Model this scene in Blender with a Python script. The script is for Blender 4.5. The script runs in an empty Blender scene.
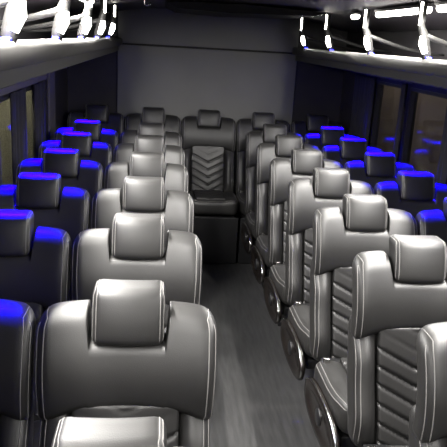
import bpy, bmesh, math, random
from mathutils import Vector, Matrix
random.seed(4)
C = bpy.context.scene.collection
S = bpy.context.scene

# ---------------------------------------------------------------- camera, world, exposure
def look_matrix(yaw, pitch, roll, loc):
    fwd = Vector((math.sin(yaw)*math.cos(pitch), math.cos(yaw)*math.cos(pitch), -math.sin(pitch)))
    right = Vector((math.cos(yaw), -math.sin(yaw), 0))
    up = right.cross(fwd)
    c, s = math.cos(roll), math.sin(roll)
    r2, u2 = c*right + s*up, -s*right + c*up
    m = Matrix((r2, u2, -fwd)).transposed().to_4x4()
    m.translation = loc
    return m
cam_data = bpy.data.cameras.new('camera')
cam = bpy.data.objects.new('camera', cam_data); C.objects.link(cam)
cam.matrix_world = look_matrix(.1118, .2748, .0585, Vector((-.3958, 0, 1.80)))
cam_data.sensor_width = 36; cam_data.lens = 653.85/447*36
cam_data.shift_x = -5.22/447; cam_data.shift_y = .94/447
cam_data.clip_start = .05
S.camera = cam
S.view_settings.view_transform = 'Standard'; S.view_settings.look = 'None'
S.view_settings.gamma = 1; S.view_settings.use_curve_mapping = False
S.view_settings.exposure = 0.0
w = bpy.data.worlds.new('world'); S.world = w; w.use_nodes = True
bg = w.node_tree.nodes['Background']; bg.inputs[0].default_value = (.5, .5, .5, 1); bg.inputs[1].default_value = .02

STRIP = 12.0      # white ceiling strips
BRACKET = 17.0    # lit edge of the rack brackets
BLUE = 6.0       # blue strip under the racks
FRONT_FILL = 30.0       # added fill lamps in the front ceiling, out of view
OUTSIDE = 150.0    # added lamps that light the walls outside the windows
SPOT_W = 26.0     # added spots under the racks, throwing blue on window seat tops
STRIP_SPREAD = {'third': 180, 'second': 168, 'first': 150}
STRIP_W = 53.0    # watts of each ceiling strip, shining down

def area(name, loc, rot, sx, sy, power, col):
    d = bpy.data.lights.new(name, 'AREA'); d.shape = 'RECTANGLE'; d.size = sx; d.size_y = sy
    d.energy = power; d.color = col
    o = bpy.data.objects.new(name, d); C.objects.link(o); o.location = loc; o.rotation_euler = rot
    return o
area('outside_fill', (-1.37, 5.2, 2.3), (0, math.radians(8), 0), .1, 3, OUTSIDE, (1, .95, .75))  # unseen lamps, added to brighten the walls behind the glass
area('outside_fill', (1.43, 5.4, 2.3), (0, math.radians(-8), 0), .1, 3, OUTSIDE*.2, (1, .9, .8))

# ---------------------------------------------------------------- materials
def mat(name, col, rough=.5, metal=0., spec=.5, noise=0., nscale=20., bump=0., bscale=300., coat=0., emit=None, estr=0., stretch=None):
    m = bpy.data.materials.new(name); m.use_nodes = True
    nt = m.node_tree; b = nt.nodes['Principled BSDF']
    b.inputs['Base Color'].default_value = (*col, 1); b.inputs['Roughness'].default_value = rough
    b.inputs['Metallic'].default_value = metal; b.inputs['Specular IOR Level'].default_value = spec
    b.inputs['Coat Weight'].default_value = coat; b.inputs['Coat Roughness'].default_value = .15
    tc = nt.nodes.new('ShaderNodeTexCoord'); src = tc.outputs['Object']
    if stretch:
        mp = nt.nodes.new('ShaderNodeMapping'); mp.inputs['Scale'].default_value = stretch
        nt.links.new(src, mp.inputs[0]); src = mp.outputs[0]
    if noise:
        n = nt.nodes.new('ShaderNodeTexNoise'); n.inputs['Scale'].default_value = nscale; n.inputs['Detail'].default_value = 5
        nt.links.new(src, n.inputs['Vector'])
        r = nt.nodes.new('ShaderNodeValToRGB')
        r.color_ramp.elements[0].position = .3; r.color_ramp.elements[1].position = .7
        r.color_ramp.elements[0].color = (*[c*(1-noise) for c in col], 1)
        r.color_ramp.elements[1].color = (*[min(1, c*(1+noise)) for c in col], 1)
        nt.links.new(n.outputs['Fac'], r.inputs[0]); nt.links.new(r.outputs[0], b.inputs['Base Color'])
    if bump:
        n = nt.nodes.new('ShaderNodeTexNoise'); n.inputs['Scale'].default_value = bscale
        nt.links.new(tc.outputs['Object'], n.inputs['Vector'])
        bp = nt.nodes.new('ShaderNodeBump'); bp.inputs['Strength'].default_value = bump; bp.inputs['Distance'].default_value = .002
        nt.links.new(n.outputs['Fac'], bp.inputs['Height']); nt.links.new(bp.outputs[0], b.inputs['Normal'])
    if emit:
        b.inputs['Emission Color'].default_value = (*emit, 1); b.inputs['Emission Strength'].default_value = estr
    return m
M = {}
# leather, cloth and plastics
M['leather'] = mat('black_leather', (.018, .0175, .017), .45, noise=.10, nscale=9, bump=.12, bscale=420)
M['leather_insert'] = mat('black_leather_insert', (.018, .0175, .0172), .42, bump=.12, bscale=420)
M['thread'] = mat('grey_piping', (.16, .155, .15), .45, bump=.2, bscale=900)
M['black_plastic'] = mat('black_plastic', (.012, .012, .013), .35, bump=.1)
M['black_metal'] = mat('black_metal', (.015, .015, .016), .4, metal=.3, bump=.1)
M['chrome'] = mat('chrome', (.75, .74, .72), .14, metal=1, noise=.05)
M['gloss_black'] = mat('gloss_black', (.010, .008, .007), .2, spec=.35, coat=.1, noise=.4, nscale=6)
M['floor'] = mat('floor_vinyl', (.046, .046, .047), .5, noise=.3, nscale=5, bump=.15, bscale=90, stretch=(9, 1, 1))
M['bulkhead'] = mat('grey_bulkhead', (.145, .145, .139), .45, noise=.05, nscale=4, bump=.05, bscale=200)
M['seam'] = mat('seam', (.006, .006, .006), .6, noise=.2)
M['ceiling'] = mat('ceiling_liner', (.05, .044, .05), .6, noise=.1, nscale=30, bump=.2)
M['wall'] = mat('dark_side_wall', (.017, .015, .0175), .5, noise=.2, nscale=8, bump=.2)
M['pillar'] = mat('pillar_trim', (.085, .078, .085), .45, noise=.1, bump=.1)
M['rail'] = mat('silver_rail', (.075, .073, .07), .45, noise=.08, nscale=12)
M['valance'] = mat('grey_valance', (.042, .041, .041), .5, noise=.1, bump=.1)
M['shelf'] = mat('rack_shelf', (.022, .020, .025), .45, noise=.15, bump=.1)
M['bracket'] = mat('bracket_alloy', (.022, .0215, .021), .5, spec=.3, noise=.05)
M['curtain'] = mat('curtain_cloth', (.012, .011, .013), .85, noise=.2, nscale=40, bump=.3)
M['unit'] = mat('air_unit_plastic', (.006, .0055, .0065), .6, spec=.15, noise=.2, bump=.1)
M['yard'] = mat('yard_wall', (.34, .33, .27), .8, noise=.12, nscale=3, bump=.3, bscale=40)
M['yard_b'] = mat('yard_fence', (.22, .18, .16), .8, noise=.15, nscale=3, bump=.3, bscale=40)
M['white_light'] = mat('strip_diffuser', (.8, .8, .8), .4, noise=.02, emit=(1, .97, .90), estr=STRIP)
M['bracket_light'] = mat('bracket_diffuser', (.8, .8, .8), .4, noise=.02, emit=(1, .96, .86), estr=BRACKET)
M['fill_light'] = mat('fill_diffuser', (.8, .8, .8), .4, noise=.02, emit=(1, .98, .94), estr=FRONT_FILL)
M['blue_light'] = mat('blue_diffuser', (.1, .1, .8), .4, noise=.02, emit=(.015, .02, 1), estr=BLUE)
def glass(name, tint, mixf):
    m = bpy.data.materials.new(name); m.use_nodes = True; nt = m.node_tree
    for n in list(nt.nodes): nt.nodes.remove(n)
    o = nt.nodes.new('ShaderNodeOutputMaterial'); mx = nt.nodes.new('ShaderNodeMixShader')
    t = nt.nodes.new('ShaderNodeBsdfTransparent'); g = nt.nodes.new('ShaderNodeBsdfGlossy')
    t.inputs[0].default_value = (*tint, 1); g.inputs['Roughness'].default_value = .04
    g.inputs[0].default_value = (.9, .9, .95, 1)
    f = nt.nodes.new('ShaderNodeLayerWeight'); f.inputs[0].default_value = .5
    pw = nt.nodes.new('ShaderNodeMath'); pw.operation = 'POWER'; pw.inputs[1].default_value = mixf
    ad = nt.nodes.new('ShaderNodeMath'); ad.operation = 'MULTIPLY_ADD'; ad.inputs[1].default_value = .8; ad.inputs[2].default_value = .04
    nt.links.new(f.outputs['Facing'], pw.inputs[0]); nt.links.new(pw.outputs[0], ad.inputs[0]); nt.links.new(ad.outputs[0], mx.inputs[0])
    nt.links.new(t.outputs[0], mx.inputs[1]); nt.links.new(g.outputs[0], mx.inputs[2])
    nt.links.new(mx.outputs[0], o.inputs[0]); return m
M['glass'] = glass('tinted_glass', (.72, .72, .68), 5.0)

# ---------------------------------------------------------------- helpers
def obj(name, bm, m, parent=None, smooth=True, label=None):
    bmesh.ops.recalc_face_normals(bm, faces=bm.faces)
    me = bpy.data.meshes.new(name); bm.to_mesh(me); bm.free()
    me.materials.append(M[m])
    if smooth: me.polygons.foreach_set('use_smooth', [True]*len(me.polygons))
    o = bpy.data.objects.new(name, me); C.objects.link(o)
    if parent: o.parent = parent
    if label: o['label'] = label
    return o
def thing(name, label, cat, loc=(0, 0, 0), group=None):
    o = bpy.data.objects.new(name, None); C.objects.link(o); o.location = loc
    o.empty_display_size = .1
    o['label'] = label; o['category'] = cat
    if group: o['group'] = group
    return o
def struct(name, bm, m, smooth=False):
    o = obj(name, bm, m, None, smooth); o['kind'] = 'structure'; return o
def copy_tree(root, loc, label, group=None):
    r = root.copy(); C.objects.link(r); r.location = loc; r['label'] = label
    if group: r['group'] = group
    for ch in list(root.children):
        c = ch.copy(); C.objects.link(c); c.parent = r
        for g in list(ch.children):
            d = g.copy(); C.objects.link(d); d.parent = c
    return r
def box(bm, x0, x1, y0, y1, z0, z1, bev=0):
    v = [bm.verts.new((x, y, z)) for x in (x0, x1) for y in (y0, y1) for z in (z0, z1)]
    fs = [(0, 1, 3, 2), (4, 6, 7, 5), (0, 4, 5, 1), (2, 3, 7, 6), (0, 2, 6, 4), (1, 5, 7, 3)]
    fl = [bm.faces.new([v[i] for i in f]) for f in fs]
    if bev:
        es = list({e for f in fl for e in f.edges})
        bmesh.ops.bevel(bm, geom=es, offset=bev, segments=3, affect='EDGES', profile=.5)
    return bm
def tube(bm, pts, r, n=8, ry=None, cap=True):
    """sweep a circle of radius r (or list of radii) along pts"""
    pts = [Vector(p) for p in pts]; rings = []
    up = Vector((0, 0, 1)); prev = None
    for i, p in enumerate(pts):
        t = (pts[min(i+1, len(pts)-1)] - pts[max(i-1, 0)]).normalized()
        a = prev if prev is not None else (up if abs(t.z) < .9 else Vector((0, 1, 0)))
        a = (a - t*a.dot(t)).normalized(); prev = a
        b = t.cross(a); rr = r[i] if isinstance(r, (list, tuple)) else r
        rings.append([bm.verts.new(p + a*math.cos(2*math.pi*k/n)*rr + b*math.sin(2*math.pi*k/n)*rr*(ry or 1)) for k in range(n)])
    for i in range(len(rings)-1):
        for k in range(n):
            bm.faces.new((rings[i][k], rings[i][(k+1) % n], rings[i+1][(k+1) % n], rings[i+1][k]))
    if cap:
        bm.faces.new(list(reversed(rings[0]))); bm.faces.new(rings[-1])
    return bm
def prism(bm, prof, y0, y1):
    """extrude an (x,z) profile along y"""
    a = [bm.verts.new((x, y0, z)) for x, z in prof]; b = [bm.verts.new((x, y1, z)) for x, z in prof]
    n = len(prof)
    for i in range(n): bm.faces.new((a[i], a[(i+1) % n], b[(i+1) % n], b[i]))
    bm.faces.new(a); bm.faces.new(list(reversed(b)))
    return bm
def samples(h, r, n, extra=()):
    r = min(r, h*.98)
    e = [h - r*(1-math.sin(i*math.pi/2/5)) for i in range(0, 6)]
    inner = [(-(h-r)) + 2*(h-r)*i/n for i in range(n+1)]
    s = sorted(set([round(v, 5) for v in e+[-q for q in e]+inner+list(extra)]))
    out = [s[0]]
    for v in s[1:]:
        if v-out[-1] > .0008: out.append(v)
    return out
def rpoint(p, H, r):
    q = Vector([max(-(H[i]-min(r, H[i])), min(H[i]-min(r, H[i]), p[i])) for i in range(3)])
    d = Vector(p)-q
    if d.length < 1e-7: return Vector(p)
    # distribute so that a raw box surface maps to a round edge
    m = max(abs(d[i]) for i in range(3))
    return q + d.normalized()*m
def rbox(bm, H, r, xs, ys, zs, f):
    """rounded box on a lattice of samples, every point mapped by f"""
    L = (xs, ys, zs); N = [len(l) for l in L]; vd = {}
    def V(i, j, k):
        key = (i, j, k)
        if key not in vd: vd[key] = bm.verts.new(f(rpoint((xs[i], ys[j], zs[k]), H, r)))
        return vd[key]
    for ax in range(3):
        a, b = [(1, 2), (0, 2), (0, 1)][ax]
        for end in (0, N[ax]-1):
            for i in range(N[a]-1):
                for j in range(N[b]-1):
                    q = []
                    for di, dj in ((0, 0), (1, 0), (1, 1), (0, 1)):
                        idx = [0, 0, 0]; idx[ax] = end; idx[a] = i+di; idx[b] = j+dj
                        q.append(V(*idx))
                    try: bm.faces.new(q)
                    except ValueError: pass
    return bm
def sstep(a, b, x):
    t = max(0, min(1, (x-a)/(b-a))); return t*t*(3-2*t)

# ---------------------------------------------------------------- the setting
XL, XR, YB, YF = -1.24, 1.28, 6.10, -1.3
bm = bmesh.new(); box(bm, XL-.06, XR+.06, YF, YB+.06, -.05, 0); struct('floor', bm, 'floor')
bm = bmesh.new()
prism(bm, [(XL-.06, 1.90), (-.98, 1.95), (-.74, 2.00), (-.5, 2.03), (0, 2.045), (.5, 2.04), (.76, 2.025), (1.0, 1.98), (XR+.06, 1.92),
           (XR+.06, 2.10), (XL-.06, 2.10)], YF, YB+.06)
struct('ceiling', bm, 'ceiling')
def wall_with_openings(name, x0, x1, ops):
    bm = bmesh.new(); zs0, zs1 = 0, 1.93; y = YF
    for (a, b, c, d) in ops:
        box(bm, x0, x1, y, a, zs0, zs1); box(bm, x0, x1, a, b, zs0, c); box(bm, x0, x1, a, b, d, zs1); y = b
    box(bm, x0, x1, y, YB, zs0, zs1)
    return struct(name, bm, 'wall')
LW = [(3.20, 4.72, .72, 1.44)]
RW = [(2.75, 3.52, .72, 1.56), (3.72, 4.36, .72, 1.56), (4.46, 5.08, .72, 1.56)]
wall_with_openings('wall_left', XL-.05, XL, LW)
wall_with_openings('wall_right', XR, XR+.05, RW)
bm = bmesh.new(); box(bm, XL-.05, XR+.05, YB, YB+.05, 0, 2.06); struct('wall_rear', bm, 'wall')
bm = bmesh.new(); box(bm, XL-.05, XR+.05, YF-.05, YF, 0, 2.06); struct('wall_front', bm, 'wall')
nw = 0
for (ops, xw, s) in ((LW, XL, -1), (RW, XR, 1)):
    for (a, b, c, d) in ops:
        nw += 1
        bm = bmesh.new(); t = .022
        for q in ((a, a+t, c, d), (b-t, b, c, d), (a+t, b-t, c, c+t), (a+t, b-t, d-t, d)):
            xa, xb = sorted((xw+s*.045, xw-s*.008)); box(bm, xa, xb, q[0], q[1], q[2], q[3])
        fr = struct('window_%d' % nw, bm, 'black_plastic')
        bm = bmesh.new(); xa, xb = sorted((xw+s*.022, xw+s*.028)); box(bm, xa, xb, a+t, b-t, c+t, d-t)
        obj('pane', bm, 'glass', fr, False, 'dark tinted glass')
# yard walls seen through the tinted glass
bm = bmesh.new(); box(bm, -1.60, -1.50, 2, 9, 0, 3.2); o = struct('wall_outside_left', bm, 'yard')
bm = bmesh.new(); box(bm, 1.58, 1.68, 2, 9, 0, 3.2); o = struct('wall_outside_right', bm, 'yard_b')
# bulkhead: two grey panels with a dark seam between
bm = bmesh.new(); box(bm, -.795, .825, YB-.025, YB, 1.722, 2.04, .004); struct('trim_1', bm, 'bulkhead')
bm = bmesh.new(); box(bm, -.795, .825, YB-.025, YB, .25, 1.706, .004); struct('trim_2', bm, 'bulkhead')
bm = bmesh.new(); box(bm, -.80, .83, YB-.010, YB, 1.704, 1.724); struct('trim_3', bm, 'seam')
# window pillars
bm = bmesh.new(); box(bm, XL, XL+.02, 5.02, 5.28, .6, 1.50, .006); struct('trim_4', bm, 'pillar')
bm = bmesh.new(); box(bm, XL, XL+.025, 2.6, 4.9, 1.455, 1.50, .006); struct('trim_5', bm, 'pillar')
bm = bmesh.new(); box(bm, XR-.02, XR, 4.30, 5.35, 1.585, 1.62, .006); struct('trim_6', bm, 'pillar')
bm = bmesh.new(); box(bm, XL, XL+.015, YF, YB, 0, .10, .004); struct('baseboard_left', bm, 'black_plastic')
bm = bmesh.new(); box(bm, XR-.015, XR, YF, YB, 0, .10, .004); struct('baseboard_right', bm, 'black_plastic')

# ---------------------------------------------------------------- luggage racks with lit brackets
def rack(s, xe, xw, ytops, spots, side, ztop, xtop):
    root = thing('luggage_rack', 'long silver-railed luggage rack with glowing brackets above the %s window seats' % side, 'luggage rack',
                 ((xe+xw)/2, 3, 1.65), 'overhead luggage racks')
    root_loc = Vector(root.location)
    def add(name, bm, m, parent=None, **k):
        o = obj(name, bm, m, parent or root, **k)
        if parent is None: o.matrix_parent_inverse = Matrix.Translation(-root_loc)
        return o
    y0, y1 = -.9, YB-.03
    bm = bmesh.new()
    pr = []
    for k in range(20):
        a = 2*math.pi*k/20; c, q = math.cos(a), math.sin(a)
        pr.append((xe + .026*math.copysign(abs(c)**.7, c), 1.733 + .035*math.copysign(abs(q)**.7, q)))
    prism(bm, pr, y0, y1); add('rail', bm, 'rail')
    bm = bmesh.new()
    prism(bm, [(xe+s*.005, 1.70), (xe+s*.030, 1.70), (xe+s*.045, 1.655), (xe+s*.020, 1.648), (xe+s*.008, 1.654)], y0, y1); add('valance', bm, 'valance', smooth=False)
    bm = bmesh.new()
    prism(bm, [(xe+s*.046, 1.675), (xw, 1.675), (xw, 1.66), (xe+s*.046, 1.66)], y0, y1); add('underside_panel', bm, 'wall', smooth=False)
    bm = bmesh.new(); xa, xb = sorted((xe+s*.027, xw)); box(bm, xa, xb, y0, y1, 1.715, 1.735); add('shelf', bm, 'shelf', smooth=False)
    bm = bmesh.new(); xa, xb = sorted((xe+s*.17, xe+s*.19)); box(bm, xa, xb, .6, 5.75, 1.645, 1.66); add('blue_light', bm, 'blue_light', smooth=False, label='glowing blue light strip')
    for y in spots:  # added spots, aimed from behind to turn only the seat tops blue
        bm = bmesh.new(); tube(bm, [(s*.98, y, 1.662), (s*.98, y, 1.648), (s*.98, y-.004, 1.644)], [.03, .03, .024], 16)
        p = add('added_blue_spot', bm, 'black_plastic', label='small added blue spot lamp')
        l = area('lamp', (s*.98, y-.006, 1.640), (-math.radians(43), 0, 0), .24, .03, SPOT_W, (.004, .0, 1)); l.data.spread = math.radians(36); l.parent = p
    for y in ytops:
        zt = ztop; x0 = xe; xm = xe - s*.018; xt = xtop
        bm = bmesh.new()
        # flat curved post: foot, belly, neck
        pts = [(x0, y, 1.755), (x0-s*.004, y+.006, 1.79), (xm, y+.012, 1.83), (xm-s*.004, y+.014, 1.865), (xt, y+.016, 1.91), (xt, y+.016, zt)]
        tube(bm, pts, [.011, .013, .016, .014, .011, .012], 10, 1.7)
        # arm that sweeps out and down to the wall
        pa = []
        for i in range(13):
            t = i/12; pa.append((xm + (xw-s*.02-xm)*t, y+.014+.03*t, 1.868 - .085*math.sin(t*math.pi/2)))
        tube(bm, pa, [.013-.006*i/12 for i in range(13)], 8)
        b = add('bracket', bm, 'bracket', label='curved alloy bracket with a lit edge')
        bm = bmesh.new()
        off = -s*.012
        tube(bm, [(p[0]+off, p[1]-.012, p[2]) for p in pts[1:4]], [.008, .012, .008], 8, 1.5); l1 = obj('light_strip', bm, 'bracket_light', b, label='glowing white light')
        bm = bmesh.new()
        tube(bm, [(p[0]+off*.8, p[1]-.012, p[2]) for p in (pts[4], pts[5])], .006, 8); l2 = obj('light_strip', bm, 'bracket_light', b, label='glowing white light')
        bm = bmesh.new(); box(bm, x0-.012, x0+.012, y-.028, y-.010, 1.766, 1.776, .003); l3 = obj('blue_light', bm, 'blue_light', b, label='tiny blue light')
    return root
rack(-1, -.78, XL, (1.735, 2.50, 3.25, 4.02, 4.81), [y+.42 for y in (1.563, 2.244, 2.902, 3.571, 4.227, 4.851)], 'left', 1.985, -.745)
rack(1, .80, XR, (2.10, 2.97, 3.82, 4.75, 5.62), [y+.42 for y in (2.683, 3.291, 3.905, 4.510, 5.115)], 'right', 2.01, .757)

# ---------------------------------------------------------------- ceiling lights
def ceiling_light(x, y0, y1, label, z=1.992, k=1.0, spread=180):
    t = thing('ceiling_light', label, 'ceiling light', (x, (y0+y1)/2, z), 'strip lights along the ceiling edge')
    h = (y1-y0)/2
    bm = bmesh.new(); box(bm, -.022, .022, -h, h, .010, .024, .003); obj('housing', bm, 'pillar', t, False)
    bm = bmesh.new(); tube(bm, [(0, -h+.01, 0), (0, -h+.02, 0), (0, h-.02, 0), (0, h-.01, 0)], [.009, .018, .018, .009], 12); obj('diffuser', bm, 'white_light', t, label='glowing white tube')
    l = area('lamp', (0, 0, -.020), (0, 0, 0), .024, 2*h-.03, STRIP_W*k*h/.385, (1, .97, .92)); l.data.spread = math.radians(spread); l.parent = t
segs = [(3.02, 3.79, 'third'), (2.16, 2.93, 'second'), (1.30, 2.07, 'first')]
for x, z, n in ((.805, 1.985, 'right'), (-.79, 1.958, 'left')):
    for a, b, q in ((.10, 1.20, 'just ahead of the first row'), (-1.1, 0, 'at the very front')):
        ceiling_light(x, a, b, 'glowing white strip light along the %s ceiling edge, %s' % (n, q), z, .3)
for a, b, n in segs:
    ceiling_light(.805, a, b, {'third': 'glowing white strip light above right rack, the whole tube in view', 'second': 'glowing white strip light above right rack, cut by the top right corner', 'first': 'glowing white strip light above right rack nearest the front'}[n], 1.985, .8, STRIP_SPREAD[n])
for a, b, n in segs:
    ceiling_light(-.79, a, b, 'glowing white strip light above the left rack, %s from the front' % n, 1.958, 1, STRIP_SPREAD[n])
ceiling_light(.79, 4.12, 4.24, 'short glowing white lamp above right rack beyond the strip lights', 1.985)
for x, y in ((0, .55), (-.35, -.4)):  # unseen lamps added as fill for seat fronts and bulkhead
    t = thing('fill_light', 'added flat square fill lamp, unseen, in the front ceiling%s' % (' over the aisle' if x == 0 else ' at the very front'), 'fill light', (x, y, 2.02), 'added front fill lamps')
    bm = bmesh.new(); box(bm, -.17, .17, -.17, .17, 0, .015, .005); obj('housing', bm, 'pillar', t, False)
    bm = bmesh.new(); box(bm, -.14, .14, -.14, .14, -.010, .004, .004); obj('diffuser', bm, 'fill_light', t, False)

# ceiling air unit
t = thing('air_conditioner', 'black air conditioning housing under the ceiling by the rear bulkhead', 'air conditioner', (.15, 5.0, 1.97))
bm = bmesh.new()
prof = [(-.54, .046), (-.46, .012), (-.1, .002), (.32, .012), (.47, .018), (.55, .040), (.45, .046), (0, .062), (-.4, .056)]
prism(bm, prof, -.45, .45); obj('housing', bm, 'unit', t, False)
bm = bmesh.new(); tube(bm, [(.475, -.452, .016), (.51, -.452, .027), (.552, -.452, .040)], .006, 8)
tube(bm, [(.38, -.45, .012), (.475, -.45, .016)], .004, 8); obj('trim_strip', bm, 'chrome', t, label='bright metal edge strip')
# ceiling hook near the left
t = thing('coat_hook', 'small chrome loop hook hanging from the ceiling left of the bulkhead top', 'hook', (-.51, 4.3, 2.0))
bm = bmesh.new()
tube(bm, [(.0, 0, .03), (-.008, 0, .01), (-.006, 0, -.012), (.008, 0, -.024), (.024, 0, -.018), (.03, 0, -.004)], .005, 8); obj('loop', bm, 'chrome', t)
bm = bmesh.new(); tube(bm, [(0, 0, .028), (0, 0, .036)], .014, 12); obj('base', bm, 'black_plastic', t)

# curtains
def curtain(y0, y1, xw, s, z0, z1, label):
    bm = bmesh.new(); n = int((y1-y0)/.008)+1; top = []; bot = []; topb = []; botb = []
    for i in range(n+1):
        y = y0+(y1-y0)*i/n; d = .018+.012*math.sin(y*2*math.pi/.075)+.004*math.sin(y*31)
        for arr, z, e in ((top, z1, 0), (bot, z0, 0), (topb, z1, -.006), (botb, z0, -.006)):
            arr.append(bm.verts.new((xw-s*(d+.012+e), y, z)))
    for i in range(n):
        bm.faces.new((top[i], top[i+1], bot[i+1], bot[i])); bm.faces.new((topb[i], botb[i], botb[i+1], topb[i+1]))
        bm.faces.new((top[i], topb[i], topb[i+1], top[i+1])); bm.faces.new((bot[i], bot[i+1], botb[i+1], botb[i]))
    bm.faces.new((top[0], bot[0], botb[0], topb[0])); bm.faces.new((top[n], topb[n], botb[n], bot[n]))
    o = obj('curtain', bm, 'curtain', None)
    o['label'] = label; o['category'] = 'curtain'; o['group'] = 'dark window curtains'
curtain(3.74, 4.06, XL, -1, .70, 1.45, 'narrow dark pleated curtain between two pale strips of left window')
curtain(4.38, 4.70, XL, -1, .70, 1.45, 'dark pleated curtain between the left window and grey pillar')
curtain(4.37, 4.45, XR, 1, .70, 1.58, 'narrow dark pleated curtain between the two grey right windows')
curtain(5.09, 5.62, XR, 1, .70, 1.58, 'wide dark pleated curtain on right wall lit blue near the rear')
curtain(3.54, 3.68, XR, 1, .70, 1.58, 'narrow dark pleated curtain at the right edge beside blue-lit glass')

curtain(3.10, 3.44, XL, -1, .70, 1.45, 'dark pleated curtain at the left edge before the pale window strips')
# ---------------------------------------------------------------- seats
TILT = .29
def tilt(x, y, z): return Vector((x, y - (1.13-z)*TILT, z))
HW = .231
def ztop(x): return 1.113 - .074*(1-sstep(.0965, .107, abs(x))) - .012*(abs(x)/HW)**6
def zbot(x): return .812 + .052*(1-(abs(x)/HW)**2)
UH = (HW, .052, .16)
def f_upper(p):
    z = zbot(p.x) + (p.z+.16)/.32*(ztop(p.x)-zbot(p.x))
    y = p.y + .052 - .028*(abs(p.x)/HW)**2.2
    y += (.034 if z > .98 else .044)*((z-.98)/.15)**2
    return tilt(p.x*(1-.022*sstep(1.0, .8, z)), y, z)
HH = (.0935, .046, .0715)
def f_head(p):
    y = p.y + .036 - .006*math.cos(p.x/.0935*1.3)*(1 if p.y < 0 else 0) + .06*(p.x/.0935)**2*.12
    y += .009*(p.z/.07)**2
    return tilt(p.x, y, 1.1005+p.z)
LH = (.222, .05, .20)
def ltop(x): return .875 + .0*x
def f_lower(p):
    z = .465 + (p.z+.20)/.40*(.43)
    y = p.y + .072 + .024*sstep(.50, .72, z)
    b = sstep(.132, .168, abs(p.x))
    if p.y < 0: y -= .042*b*sstep(.47, .60, z)*sstep(.88, .76, z) - .010*(1-b)
    return tilt(p.x*(1-.05*sstep(.62, .88, z)*0), y, z)
IH = (.138, .014, .20)
def groove(u): # u in groove periods
    f = u-math.floor(u)-.5
    return math.exp(-(f/.065)**2)
def f_insert(p):
    z = .475 + (p.z+.20)/.40*(.405)
    y = p.y + .018 + .018*sstep(.50, .72, z)
    if p.y < -.005:
        u = (z - .50*abs(p.x) - .47)/.060
        y += .014*groove(u)*(1 if z-.50*abs(p.x) < .772 else 0) - .004*(1-groove(u))*math.cos(p.x/.138*1.5)
    return tilt(p.x, y, z)
CH = (.230, .215, .065)
CY = -.42
def f_cush(p):
    x, y, z = p.x, p.y+CY, p.z+.455
    z += .018*sstep(-.40, -.60, y)
    if p.z > 0: z -= .014*(1-sstep(.10, .16, abs(x)))*sstep(-.66, -.60, y)
    x *= 1-.10*sstep(-.50, -.66, y)
    return Vector((x, y, z))
QH = (.118, .19, .012)
def f_cins(p):
    y = p.y+CY+.015; z = p.z + .512 + .018*sstep(-.40, -.60, y)
    if p.z > .004:
        u = (y + .5*abs(p.x))/.062; z -= .012*groove(u) - .003
    return Vector((p.x, y, z))
def path(f, H, r, raw): return [f(rpoint(q, H, r)) for q in raw]

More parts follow.
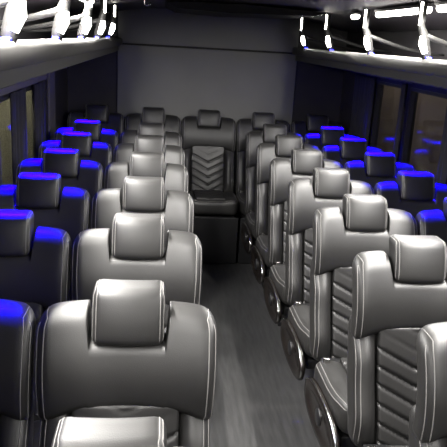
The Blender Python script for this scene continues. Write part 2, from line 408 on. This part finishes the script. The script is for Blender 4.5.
def build_seat(name, label, shield, buckle, group, skirt=False):
    root = thing(name, label, 'seat', (0, 0, 0), group)
    r = .042
    bm = bmesh.new()
    xs = samples(UH[0], r, 26, [sg*(.0955+.0022*i) for sg in (-1, 1) for i in range(7)])
    rbox(bm, UH, r, xs, samples(UH[1], .05, 2), samples(UH[2], r, 16), f_upper)
    back = obj('backrest', bm, 'leather', root)
    for sg in (-1, 1):
        e = UH[0]; yy = -UH[1]
        ra = [(sg*(e-.020), yy, -.15+.292*i/24) for i in range(25)] + [(sg*(e-.020), yy+.07*i/6, UH[2]) for i in range(7)]
        rb_ = [(sg*e, yy+.018, -.15+.292*i/24) for i in range(25)]
        rb_ += [(sg*(e-.008), yy+.018+.052*i/6, UH[2]-.008) for i in range(7)]
        bm = bmesh.new(); tube(bm, path(f_upper, UH, r, ra+list(reversed(rb_))), .0016, 6)
        obj('piping', bm, 'thread', back, label='double grey piping')
    # headrest
    bm = bmesh.new(); hr = .023
    rbox(bm, HH, hr, samples(HH[0], hr, 8), samples(HH[1], hr, 3), samples(HH[2], hr, 8), f_head)
    hd = obj('headrest', bm, 'leather', root)
    for sg in (-1, 1):
        seqs = []
        for dx, dy in ((.011, 0), (0, .008)):
            xe, ye = HH[0]-dx, -HH[1]+dy
            raw = [(sg*xe, ye, -HH[2]+.012+(2*HH[2]-.020)*i/16) for i in range(17)]
            raw += [(sg*xe, ye+.006+(.078-dy)*i/8, HH[2]) for i in range(9)]
            seqs.append(raw)
        bm = bmesh.new(); tube(bm, path(f_head, HH, hr, seqs[0]+list(reversed(seqs[1]))), .0014, 6)
        obj('piping', bm, 'thread', hd, label='double grey piping')
    for x in (-.05, .05):
        bm = bmesh.new(); tube(bm, [tilt(x, .045, .99), tilt(x, .045, 1.06)], .006, 8)
        obj('post', bm, 'chrome', hd)
    # lower back
    bm = bmesh.new()
    rbox(bm, LH, .04, samples(LH[0], .04, 30), samples(LH[1], .04, 2), samples(LH[2], .04, 14), f_lower)
    low = obj('lower_backrest', bm, 'leather', root)
    for sg in (-1, 1):
        seqs = [[(sg*(LH[0]-dx), -LH[1]+dy, -.18+.36*i/20) for i in range(21)] for dx, dy in ((.016, 0), (0, .016))]
        bm = bmesh.new(); tube(bm, path(f_lower, LH, .04, seqs[0]+list(reversed(seqs[1]))), .0016, 6)
        obj('piping', bm, 'thread', low, label='double grey piping')
    bm = bmesh.new()
    rbox(bm, IH, .010, samples(IH[0], .01, 20), samples(IH[1], .01, 1), samples(IH[2], .01, 96), f_insert)
    obj('backrest_insert', bm, 'leather_insert', root, label='chevron quilted centre panel')
    # cushion
    bm = bmesh.new()
    rbox(bm, CH, .042, samples(CH[0], .042, 24), samples(CH[1], .042, 14), samples(CH[2], .042, 2), f_cush)
    cu = obj('seat_cushion', bm, 'leather', root)
    bm = bmesh.new(); seqs = []
    for dd, dz in ((.016, 0), (0, .016)):
        xe, yf, zt = CH[0]-dd, CH[1]-dd, CH[2]-dz
        raw = [(-xe, yf-2*yf*i/18*.96-.0, zt) for i in range(19)]
        raw += [(-xe+2*xe*i/18, -yf, zt) for i in range(1, 18)]
        raw += [(xe, -yf+2*yf*.96*i/18+.018, zt) for i in range(19)]
        seqs.append(raw)
    tube(bm, path(f_cush, CH, .042, seqs[0]+list(reversed(seqs[1]))), .0016, 6)
    obj('piping', bm, 'thread', cu, label='double grey piping')
    bm = bmesh.new()
    rbox(bm, QH, .009, samples(QH[0], .009, 16), samples(QH[1], .009, 60), samples(QH[2], .009, 1), f_cins)
    obj('cushion_insert', bm, 'leather_insert', root, label='chevron quilted centre panel')
    # frame
    bm = bmesh.new(); box(bm, -.20, .20, -.60, -.22, .345, .392, .006); box(bm, -.19, .19, -.22, -.17, .345, .50, .006)
    obj('seat_frame', bm, 'black_metal', root, False)
    if skirt:
        bm = bmesh.new(); box(bm, -.225, .225, -.615, -.60, .004, .39, .005); obj('skirt_panel', bm, 'black_plastic', root, False)
    for sx in (-.08, .08):
        bm = bmesh.new(); box(bm, sx-.016, sx+.016, -.44, -.36, .03, .346, .005); box(bm, sx-.022, sx+.022, -.60, -.22, .0, .03, .006)
        tube(bm, [(sx, -.42, .05), (sx, -.56, .345)], .013, 8)
        obj('leg', bm, 'black_metal', root, False)
    if shield:
        sg = shield; x0 = sg*.236
        bm = bmesh.new(); rim = []; n = 40; a_, b_ = .265, .098
        yc, zc = -.43, .372
        def ell(k, ra, rb):
            a = 2*math.pi*k/n; c, q = math.cos(a), math.sin(a)
            return yc+ra*math.copysign(abs(c)**.85, c), zc+rb*math.copysign(abs(q)**.85, q) + .10*(ra*c)*-.35
        prev = None
        for (ra, rb, xo) in ((a_-.02, b_-.02, -.012), (a_, b_, -.004), (a_, b_, .006), (a_-.010, b_-.010, .013), (a_-.05, b_-.035, .015), (a_-.07, b_-.045, .008), (.05, .02, .010)):
            ring = [bm.verts.new((x0+sg*xo, *ell(k, ra, rb))) for k in range(n)]
            if prev:
                for k in range(n): bm.faces.new((prev[k], prev[(k+1) % n], ring[(k+1) % n], ring[k]))
            else: bm.faces.new(ring)
            prev = ring
        bm.faces.new(prev)
        sh = obj('side_shield', bm, 'gloss_black', root, label='glossy dark oval side panel')
        bm = bmesh.new()
        tube(bm, [(x0+sg*.010, *ell(k, a_-.004, b_-.004)) for k in range(2, 23)], .0045, 8)
        obj('chrome_rim', bm, 'chrome', sh, label='bright chrome rim strip')
        bm = bmesh.new()
        tube(bm, [(x0+sg*.006, yc, zc), (x0+sg*.014, yc, zc), (x0+sg*.017, yc, zc)], [.036, .036, .028], 20)
        obj('hub', bm, 'black_plastic', sh)
    if buckle:
        bm = bmesh.new(); bx = -.185
        box(bm, bx-.016, bx+.016, -.262, -.236, .505, .540, .006); obj('belt_buckle', bm, 'chrome', root, False, 'bright metal seat belt buckle')
    return root
DL = [.905, 1.5628, 2.2441, 2.9022, 3.5710, 4.2271, 4.8512]
DR = [1.452, 2.057, 2.683, 3.291, 3.905, 4.510, 5.115]
ORD = ['first', 'second', 'third', 'fourth', 'fifth', 'sixth', 'seventh']
XA, XAR = -.4647, .5088; G = .46*1.0171
tmpl = {}
def place(kind, loc, label, group, shield, buckle):
    if kind not in tmpl:
        tmpl[kind] = build_seat('passenger_seat', label, shield, buckle, group, kind == 'rear'); tmpl[kind].location = loc
        return tmpl[kind]
    return copy_tree(tmpl[kind], loc, label, group)
for i in range(7):
    extra = {0: ', cut off at the bottom', 1: ''}.get(i, '')
    place('la', (XA, DL[i], 0), 'black leather seat left of the aisle, %s from front%s' % (ORD[i], extra), 'seats left of the aisle', 1, False)
    extra = {0: ', cut off bottom right'}.get(i, '')
    place('ra', (XAR, DR[i], 0), 'black leather seat with oval side panel right of aisle, %s from front' % ORD[i], 'seats right of the aisle', -1, True)
    if i >= 1: place('w', (XA-G, DL[i], 0), 'shaded black seat by the left windows with blue-lit top edge, %s row' % ORD[i], 'left window seats', 0, False)
    if i >= 2: place('w', (XAR+G, DR[i], 0), 'shaded black seat by the right windows with blue-lit top edge, %s row' % ORD[i], 'right window seats', 0, False)
names = {-2: 'at the left corner', -1: 'just left of the middle one', 0: 'in the middle facing down the aisle', 1: 'just right of the middle one', 2: 'at the right corner'}
for c in (-2, -1, 0, 1, 2):
    o = place('rear', (.024+c*.4876, 5.75, 0), 'black leather rear bench seat %s' % names[c], 'rear bench seats', 0, True)
    o.scale = (1.045, 1.0, 1.02)
